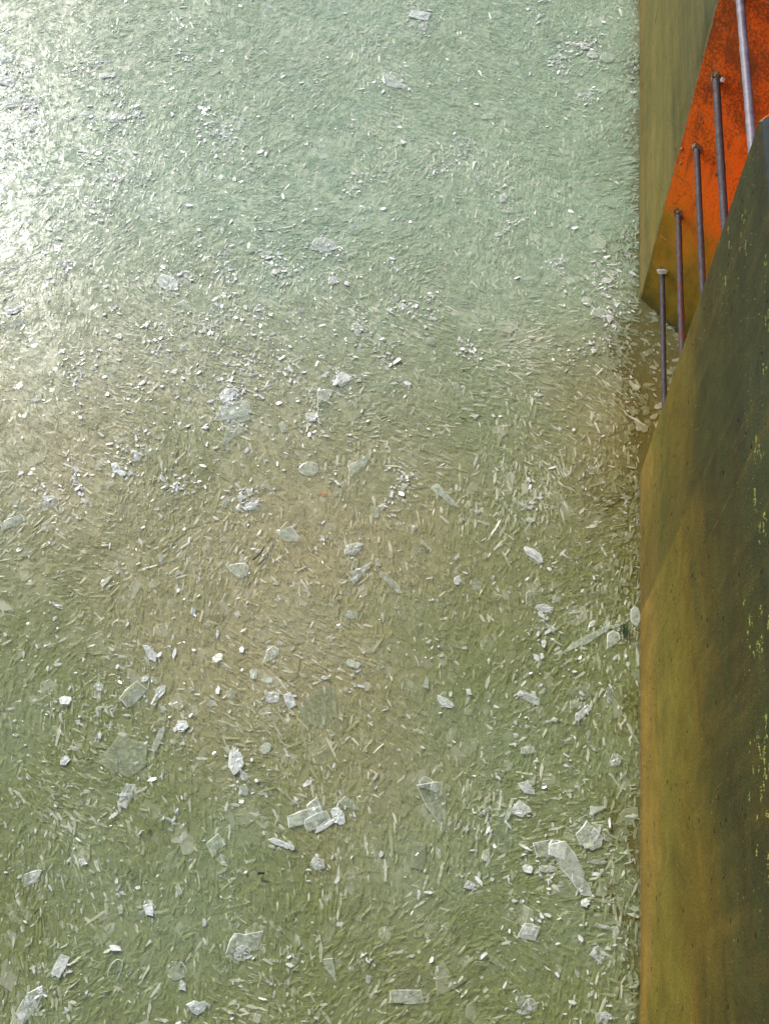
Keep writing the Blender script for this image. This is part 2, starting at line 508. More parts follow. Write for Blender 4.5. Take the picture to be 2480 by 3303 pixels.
def ridge(name, p0, p1, nrm, w, hgt, mat, parent, jit=0.4, seg=40, gaps=0.0, label=None):
    """thin raised fin of concrete left by the formwork joint"""
    p0, p1, nrm = Vector(p0), Vector(p1), Vector(nrm)
    d = (p1 - p0).normalized()
    s = d.cross(nrm).normalized()
    vs, fs = [], []
    for i in range(seg + 1):
        c = p0.lerp(p1, i / seg) + s * random.gauss(0, w * jit * 0.5)
        ww = w * random.uniform(0.5, 1.3)
        hh = hgt * random.uniform(0.4, 1.2)
        if random.random() < gaps: hh = -0.002
        vs += [c - s * ww - nrm * 0.001, c + nrm * hh, c + s * ww - nrm * 0.001]
    for i in range(seg):
        a = i * 3
        fs += [(a, a + 3, a + 4, a + 1), (a + 1, a + 4, a + 5, a + 2)]
    o = mesh_obj(name, vs, fs, mat, parent=parent)
    return o

M_fin = simple('pale_concrete_fin', (0.20, 0.12, 0.05), (0.50, 0.36, 0.20), 40)
nf = Vector((-s2, -s2, 0))
for z in (1.70, 1.545, 1.387, 1.247, 1.055, 0.905, 0.735, 0.563, 0.41, 0.26, 0.11):
    ridge('board_seam', (WX + 0.012, YF - 0.012, z), (WX + dd, YF - dd, z + 0.004), nf, 0.0009, 0.0018, M_fin, wall, gaps=0.68)
# vertical formwork joints on the long face
M_fin2 = simple('ochre_concrete_fin', (0.30, 0.22, 0.08), (0.50, 0.40, 0.16), 40)
def on_wall(px, py):
    r = M @ np.array([px - 1240.0, py - 1651.5, 3203.85])
    t = WX / r[0]
    return float(r[1] * t), float(r[2] * t + H)
ys = on_wall(2300, 1706)[0]
ridge('formwork_seam', (WX, ys, 0.22), (WX, ys, TOP - 0.25), (-1, 0, 0), 0.0016, 0.0012, M_fin2, wall, seg=90, gaps=0.1)
ridge('formwork_seam', (WX, ys - 1.25, 0.05), (WX, ys - 1.25, TOP - 0.1), (-1, 0, 0), 0.0018, 0.003, M_fin2, wall, seg=90, gaps=0.5)
ridge('formwork_seam', (WX, 4.62, 0.05), (WX, 4.62, TOP - 0.1), (-1, 0, 0), 0.0018, 0.003, M_fin2, wall, seg=60, gaps=0.5)

# lichen: hundreds of crumbs nobody could count, joined
def blobs(name, pts, mat, parent, thick=0.0018, normal='x', ns=7):
    vs, fs = [], []
    for (y, z, r) in pts:
        b = len(vs)
        ph = random.uniform(0, 6.28)
        for k in range(ns):
            a = ph + k * 6.283 / ns
            rr = r * random.uniform(0.55, 1.3)
            vs.append((WX - 0.0002, y + rr * math.cos(a), z + rr * math.sin(a)))
        vs.append((WX - thick * random.uniform(.6, 1.6), y, z))
        for k in range(ns): fs.append((b + k, b + (k + 1) % ns, b + ns))
    o = mesh_obj(name, vs, fs, mat, parent=parent)
    o['kind'] = 'stuff'
    return o
pts = []
centers = [on_wall(*p) for p in ((2400, 690), (2405, 790), (2385, 760), (2470, 760), (2475, 1040), (2452, 1480), (2445, 1690), (2440, 1560),
           (2462, 1700), (2478, 2000), (2455, 2060), (2430, 2090), (2470, 2330), (2448, 2395), (2425, 2420), (2425, 2600), (2460, 2620),
           (2440, 2700), (2470, 2480), (2478, 2850), (2460, 1200), (2350, 770), (2340, 900), (2440, 1420), (2412, 2010))]
for (y, z) in centers:
    for _ in range(random.randint(2, 5)):                 # each crust creeps along from its first spot
        yy, zz = y + random.gauss(0, 0.03), z + random.gauss(0, 0.014)
        for _ in range(random.randint(3, 11)):
            if zz < 1.74 and yy < YN - 0.03: pts.append((yy, zz, min(0.007, random.lognormvariate(math.log(0.0021), 0.55))))
            yy += random.gauss(0, 0.006); zz += random.gauss(0, 0.003)
for _ in range(90):
    z = min(1.74, 1.58 + random.gauss(0, 0.11)); y = random.uniform(0.2, YN - 0.05)
    pts.append((y, z, random.uniform(0.001, 0.0026)))
for _ in range(90):
    z = random.uniform(1.2, 1.74); y = random.uniform(YF + 0.1, 9)
    pts.append((y, z, random.uniform(0.0015, 0.005)))
blobs('lichen', pts, M_lichen, wall)

# ------------------------------------------------------------------ ladder rungs
def tube(p0, p1, r, seg=40, ns=14, bulge=(), sag=0.0):
    vs, fs = [], []
    p0, p1 = Vector(p0), Vector(p1)
    d = (p1 - p0).normalized(); u = d.orthogonal().normalized(); v = d.cross(u)
    for i in range(seg + 1):
        t = i / seg
        c = p0.lerp(p1, t) + Vector((0, 0, -sag * math.sin(t * math.pi)))
        rr = r * (1 + random.gauss(0, 0.018))
        for (bt, ba) in bulge:
            if abs(t - bt) < 0.75 / seg: rr *= ba
        for k in range(ns):
            a = k * 6.283185 / ns
            q = rr * (1 + random.gauss(0, 0.012))
            vs.append(c + u * q * math.cos(a) + v * q * math.sin(a))
    for i in range(seg):
        for k in range(ns):
            a = i * ns + k; b = i * ns + (k + 1) % ns
            fs.append((a, b, b + ns, a + ns))
    return vs, fs

ladder = bpy.data.objects.new('ladder', None)
ladder.location = (0, 0, 0)
col.objects.link(ladder)
tag(ladder, 'steel ladder rungs set across the orange splayed niche of the quay wall', 'ladder')
RX = 0.674
rung_data = [(0.240, 0.0130, M_steel, 'lowest visible rung, pitted dark grey, just above the water', (.96,)),
             (0.574, 0.0138, M_rusty, 'second rung above the water with red rust flaking off', (.35, .6)),
             (0.905, 0.0130, M_steel, None, ()),
             (1.206, 0.0145, M_steel, None, (.52,)),
             (1.521, 0.0152, M_steel_sunlit, 'topmost rung, pale lavender grey bar with sunlight painted in', (.35,)),
             (-0.065, 0.0120, M_rusty, 'rung just under the water surface', ())]
for z, r, m, lab, bl in rung_data:
    p0 = (RX, YF - (RX - WX) + 0.03, z - 0.002); p1 = (RX, YN + (RX - WX) - 0.03, z + 0.004)
    vs, fs = tube(p0, p1, r * 0.88, sag=random.uniform(-0.002, 0.004), bulge=[(b, 1.12) for b in bl])
    o = mesh_obj('rung', vs, fs, m, parent=ladder, smooth=True)
    if lab: o['label'] = lab
    if z < 0: continue
    # crumbling mortar collar where the bar enters the wall
    c = Vector((RX, YF - (RX - WX), z))
    u = Vector((s2, -s2, 0)); v = Vector((0, 0, 1))
    vs, fs = [], []
    ns = 16
    for j, (rad, out) in enumerate(((r * 1.9, 0.0), (r * 1.45, 0.006), (r * 0.8, 0.009))):
        for k in range(ns):
            a = k * 6.283 / ns
            q = rad * random.uniform(0.75, 1.3)
            vs.append(c + u * q * math.cos(a) + v * q * math.sin(a) + nf * (out * random.uniform(.5, 1.4) - 0.001))
    for j in range(2):
        for k in range(ns):
            a = j * ns + k; b = j * ns + (k + 1) % ns
            fs.append((a, b, b + ns, a + ns))
    mesh_obj('mortar_collar', vs, fs, M_mortar, parent=o)

# ------------------------------------------------------------------ slush field
def field(seed, waves, smin, smax):
    r = np.random.default_rng(seed)
    k = r.uniform(smin, smax, waves); th = r.uniform(0, 2 * np.pi, waves); ph = r.uniform(0, 2 * np.pi, waves)
    kx, ky = k * np.cos(th), k * np.sin(th)
    def f(x, y):
        s = np.zeros_like(x)
        for a, b, p in zip(kx, ky, ph): s += np.sin(a * x + b * y + p)
        return s / np.sqrt(waves / 2)
    return f
f_dir = field(3, 14, 1.2, 5.0)
f_dir2 = field(4, 10, 5.0, 14.0)
f_plate = field(5, 16, 3.0, 11.0)
f_den = field(6, 14, 3.0, 9.0)

def clearness(x, y):
    d = WX - x
    c = np.clip((0.06 - d) / 0.05, 0, 1) * 0.5
    wide = 0.07 * np.clip(1 - (np.abs(y - 2.55) - 0.15) / 0.95, 0, 1)
    return np.maximum(c, np.clip((wide - d + 0.05) / 0.10, 0, 1))

def direction(x, y):
    return math.pi / 2 + 0.62 * f_dir(x, y) + 0.26 * f_dir2(x, y)

def pieces(name, X, Y, L, W, ANG, TILT, PITCH, Z, TH, TONE, mats, ns=6, label=None, cat=None, lens=False):
    """joined thin ice pieces: irregular top outline, bevelled rim"""
    N = len(X)
    a0 = np.linspace(0, 2 * np.pi, ns, endpoint=False)[None, :] + rng.uniform(-0.28, 0.28, (N, ns))
    rad = rng.uniform(0.72, 1.15, (N, ns))
    lx = np.cos(a0) * rad * (L[:, None] / 2)
    ly = np.sin(a0) * rad * (W[:, None] / 2)
    if lens:                                      # long flakes with tapering broken ends
        a0 = np.array([0.0, 0.9, 2.3, 3.3, 5.0])[None, :] + rng.uniform(-0.3, 0.3, (N, 5))
        rad = rng.uniform(0.8, 1.15, (N, 5))
        lx = np.cos(a0) * rad * (L[:, None] / 2); ly = np.sin(a0) * rad * (W[:, None] / 2)
    rim = 0.0004 + 0.03 * W[:, None]
    sc = 1.0 + rim / np.maximum(W[:, None] / 2, 1e-4)
    topv = np.stack([lx, ly, np.repeat(TH[:, None] / 2, ns, 1)], -1)
    botv = np.stack([lx * (1 + 0.5 * (sc - 1)), ly * sc, np.repeat(-TH[:, None] / 2, ns, 1)], -1)
    V = np.concatenate([topv, botv], 1)      # N,2ns,3
    ct, st = np.cos(TILT), np.sin(TILT)      # about long axis
    cp, sp = np.cos(PITCH), np.sin(PITCH)
    x, y, z = V[..., 0], V[..., 1], V[..., 2]
    y, z = y * ct[:, None] - z * st[:, None], y * st[:, None] + z * ct[:, None]
    x, z = x * cp[:, None] - z * sp[:, None], x * sp[:, None] + z * cp[:, None]
    ca, sa = np.cos(ANG)[:, None], np.sin(ANG)[:, None]
    vx = x * ca - y * sa + X[:, None]; vy = x * sa + y * ca + Y[:, None]; vz = z + Z[:, None]
    inside = (vy < YN) | (vy > YF)
    vx = np.where(inside, np.minimum(vx, WX - 0.002), vx)
    co = np.stack([vx, vy, vz], -1).reshape(-1, 3).astype(np.float32)
    base = (np.arange(N) * 2 * ns)[:, None]
    topf = base + np.arange(ns)[None, :]
    k = np.arange(ns); k2 = (k + 1) % ns
    q = np.stack([k + ns, k2 + ns, k2, k], -1)          # ns,4
    side = (base[:, :, None] + q[None]).reshape(N, -1)
    loops = np.concatenate([topf, side], 1).reshape(-1).astype(np.int32)
    tot = np.tile(np.array([ns] + [4] * ns, dtype=np.int32), N)
    start = np.concatenate([[0], np.cumsum(tot)[:-1]]).astype(np.int32)
    me = bpy.data.meshes.new(name)
    me.vertices.add(len(co)); me.vertices.foreach_set('co', co.ravel())
    me.loops.add(len(loops)); me.loops.foreach_set('vertex_index', loops)
    me.polygons.add(len(tot)); me.polygons.foreach_set('loop_start', start); me.polygons.foreach_set('loop_total', tot)
    mi = rng.choice([0, 1, len(mats) - 1], (N, ns + 1), p=[0.42, 0.20, 0.38]).astype(np.int32)
    mi[:, 0] = 0
    mi = mi.ravel()
    for m in mats: me.materials.append(m)
    me.update(calc_edges=True)
    me.polygons.foreach_set('material_index', mi)
    at = me.attributes.new('tone', 'FLOAT', 'POINT')
    at.data.foreach_set('value', np.repeat(TONE, 2 * ns).astype(np.float32))
    me.validate()
    me.shade_flat()
    o = bpy.data.objects.new(name, me)
    col.objects.link(o)
    tag(o, label, cat, kind='stuff')
    return o

def scatter(n, x0=-4.3, x1=0.612, y0=-0.45, y1=6.2):
    X = rng.uniform(x0, x1, n); Y = rng.uniform(y0, y1, n)
    # denser inside what the bank-side viewer overlooks
    lim = -1.55 - 0.42 * np.clip(Y, 0, 9)
    keep = (X > lim) | (rng.random(n) < 0.25)
    return X[keep], Y[keep]

# the current breaks the mush into rafts, each raked its own way
NC = 900
cX = rng.uniform(-4.6, 0.8, NC); cY = rng.uniform(-0.8, 6.6, NC)
cA = direction(cX, cY) + rng.normal(0, 0.42, NC)
cS = rng.random(NC)                                    # how splintery the raft is
cW = rng.uniform(0.5, 1.5, NC)
def raft(x, y):
    """nearest raft with a ragged border"""
    jx = x + rng.normal(0, 0.035, len(x)); jy = y + rng.normal(0, 0.05, len(x))
    best = np.zeros(len(x), dtype=np.int32)
    for a in range(0, len(x), 20000):
        d = ((jx[a:a + 20000, None] - cX[None]) * 1.25) ** 2 + (jy[a:a + 20000, None] - cY[None]) ** 2
        best[a:a + 20000] = np.argmin(d * cW[None], 1)
    return best

# sunken layer: thin see-through plates of every size, lying flat under the splinters
X, Y = scatter(46000)
c = clearness(X, Y)
keep = rng.random(len(X)) < 1
X, Y = X[keep], Y[keep]
nX = rng.uniform(WX, 0.85, 300); nY = rng.uniform(2.4, 3.15, 300)
k = (nX - WX < (nY - YN) * 0.9) & (nX - WX < (YF - nY) * 0.9)
X = np.concatenate([X, nX[k]]); Y = np.concatenate([Y, nY[k]])
n = len(X); ri = raft(X, Y)
L = np.clip(rng.lognormal(math.log(0.036), 0.55, n), 0.012, 0.16); W = np.clip(L * rng.uniform(0.35, 0.9, n), 0.008, 0.11)
cl = clearness(X, Y) > 0.15
W = np.where(cl, W * 0.45, W); L = np.where(cl, np.minimum(L * 0.6, 0.05), L)
pieces('slush_flakes', X, Y, L, W, cA[ri] + rng.normal(0, 0.7, n), rng.normal(0, 0.05, n) * np.where((rng.random(n) < 0.3) & (L < 0.04), 5, 1), rng.normal(0, 0.04, n) * np.where((rng.random(n) < 0.3) & (L < 0.04), 4, 1), 0.0020 + rng.uniform(0, 0.003, n),
       rng.uniform(0.0003, 0.0006, n), np.clip(rng.beta(2.2, 3, n), 0, 1), [M_flake, M_ice_edge, M_edge_dark], 6,
       'flat translucent ice flakes of every size bedded in the slush', 'slush ice')

# splinters: plates on edge, raked together raft by raft
X, Y = scatter(215000)
c = clearness(X, Y)
ri = raft(X, Y)
keep = rng.random(len(X)) < (1 - 0.45 * c) * np.clip(0.25 + 1.3 * cS[ri], 0, 1)
X, Y, ri = X[keep], Y[keep], ri[keep]
n = len(X)
ANG = cA[ri] + rng.normal(0, 1, n) * np.where(rng.random(n) < 0.22, 1.1, 0.17)
L = np.clip(rng.lognormal(math.log(0.024), 0.5, n), 0.007, 0.10)
W = np.clip(L * rng.uniform(0.12, 0.42, n), 0.003, 0.012)
small = rng.random(n) < 0.18
L = np.where(small, rng.uniform(0.006, 0.016, n), L); W = np.where(small, L * rng.uniform(.4, .9, n), W)
steep = rng.random(n) < 0.16
TILT = rng.normal(0, 0.11, n) + steep * rng.normal(0, 0.5, n)
TONE = np.clip(rng.beta(2.0, 2.8, n) + 0.13 * f_plate(X, Y) + 0.10 * (cS[ri] - 0.5), 0, 1)
TONE = np.where(rng.random(n) < 0.06, 1.0, TONE)
pieces('slush_splinters', X, Y, L, W, ANG, TILT, rng.normal(0, 0.05, n), 0.0034 + rng.uniform(0, 0.0034, n) + 0.25 * W * np.abs(np.sin(TILT)),
       rng.uniform(0.0003, 0.0006, n), TONE, [M_ice, M_ice_edge, M_edge_dark], 5,
       'dense khaki and mint green mush of thin ice splinters raked by the current', 'slush ice', lens=True)

# ------------------------------------------------------------------ countable shards
def chip_edges(pts):
    """break every side of the outline with small bites"""
    out = []
    for i, (x, y) in enumerate(pts):
        x2, y2 = pts[(i + 1) % len(pts)]
        out.append((x, y))
        l = math.hypot(x2 - x, y2 - y)
        if random.random() < 0.6:
            t = random.uniform(0.3, 0.7); o = random.gauss(0, 0.05) * l
            out.append((x + (x2 - x) * t - (y2 - y) / l * o, y + (y2 - y) * t + (x2 - x) / l * o))
    return out


def shard_mesh(name, outline, th, rim, mats, bub=False):
    """thin plate: flat top, chamfered frosty rim"""
    n = len(outline)
    cx_ = sum(p[0] for p in outline) / n; cy_ = sum(p[1] for p in outline) / n
    outline = chip_edges(outline)
    n = len(outline)
    vs, fs, fm = [], [], []
    for (x, y) in outline:
        r = math.hypot(x - cx_, y - cy_) or 1e-6
        q = max(0.55, 1 - rim * random.uniform(0.5, 1.5) / r)
        vs.append((cx_ + (x - cx_) * q, cy_ + (y - cy_) * q, th / 2 + random.gauss(0, th * 0.06)))
    for (x, y) in outline: vs.append((x, y, th * 0.12))
    for (x, y) in outline: vs.append((cx_ + (x - cx_) * 0.985, cy_ + (y - cy_) * 0.985, -th / 2))
    if bub:                                   # crumbly top: facets at odd heights
        m = len(vs)
        for (x, y) in outline:
            q = random.uniform(0.3, 0.6)
            vs.append((cx_ + (x - cx_) * q, cy_ + (y - cy_) * q, th / 2 + random.gauss(0.1, 0.5) * th))
        vs.append((cx_, cy_, th / 2 + random.gauss(0.1, 0.4) * th))
        for k in range(n):
            k2 = (k + 1) % n
            fs += [(k, k2, m + k2), (k, m + k2, m + k), (m + k, m + k2, m + n)]; fm += [random.choice((0, 0, 1, 2)) for _ in range(3)]
    else:
        fs.append(tuple(range(n))); fm.append(0)
    for j in (0, 1):
        for k in range(n):
            a = j * n + k; b = j * n + (k + 1) % n
            fs.append((a + n, b + n, b, a)); fm.append(1 if random.random() < (0.75 if j == 0 else 0.3) else 2)
    fs.append(tuple(reversed(range(2 * n, 3 * n)))); fm.append(0)
    me = bpy.data.meshes.new(name)
    me.from_pydata(vs, [], fs)
    for m in mats: me.materials.append(m)
    me.polygons.foreach_set('material_index', np.array(fm, dtype=np.int32))
    me.update()
    me.shade_flat()
    return me

def outline(kind, L, W):
    """L along local x, W along local y"""
    def P(pts, j=0.05): return [(x * L / 2 + random.gauss(0, j * L * 0.3), y * W / 2 + random.gauss(0, j * W * 0.3)) for x, y in pts]
    if kind == 'tri': return P([(-1, -0.7), (0.2, -0.95), (1, 0.1), (0.6, 0.55), (-0.5, 1)])
    if kind == 'wedge': return P([(-1, -0.9), (-0.1, -0.7), (1, -0.05), (0.95, 0.15), (-0.85, 1)])
    if kind == 'rect': return P([(-1, -0.85), (0.1, -1), (1, -0.8), (0.9, 0.9), (-0.2, 1), (-0.95, 0.8)], 0.03)
    if kind == 'disc': return [(math.cos(a) * L / 2 * random.uniform(.88, 1.06), math.sin(a) * W / 2 * random.uniform(.88, 1.06)) for a in [k * 6.283 / 11 for k in range(11)]]
    if kind == 'sliver': return P([(-1, -0.4), (-0.3, -0.9), (0.7, -0.7), (1, 0.1), (0.4, 0.9), (-0.6, 0.8)])
    if kind == 'quad': return P([(-1, -0.6), (0.5, -1), (1, 0.5), (-0.35, 1)])
    if kind == 'drop': return P([(-1, 0), (-0.3, -0.55), (0.5, -0.95), (0.95, -0.35), (0.9, 0.5), (0.3, 0.9), (-0.4, 0.4)])
    n = random.choice((5, 6, 7, 8))
    return [(math.cos(a) * L / 2 * random.uniform(.7, 1.1), math.sin(a) * W / 2 * random.uniform(.7, 1.1)) for a in
            [(k + random.uniform(-.25, .25)) * 6.283 / n for k in range(n)]]

MATS = {'clear': [M_plate, M_frost, M_plate], 'white': [M_white, M_frost, M_plate], 'sunk': [M_sunk, M_sunk, M_sunk]}
def place_shard(px, py, L, W, ang, kind, look, label, group=None, tilt=(0, 0), z=0.014, th=None, name='ice_shard', cat='ice shard'):
    """L, W in centimetres; ang: degrees from the +X bank-ward direction"""
    x, y = G(px, py, z)
    L, W = L / 100, W / 100
    th = th or max(0.0016, min(0.0034, W * 0.045))
    me = shard_mesh(name, outline(kind, L, W), th, max(0.0014, min(0.0030, W * 0.06)), MATS[look], look == 'white')
    o = bpy.data.objects.new(name, me)
    col.objects.link(o)
    zz = z + 0.11 * (abs(math.sin(tilt[0])) * W + abs(math.sin(tilt[1])) * L)
    o.location = (x, y, zz)
    o.rotation_euler = (tilt[0] * 0.45, tilt[1] * 0.5, math.radians(ang))
    tag(o, label, cat, group)
    return o

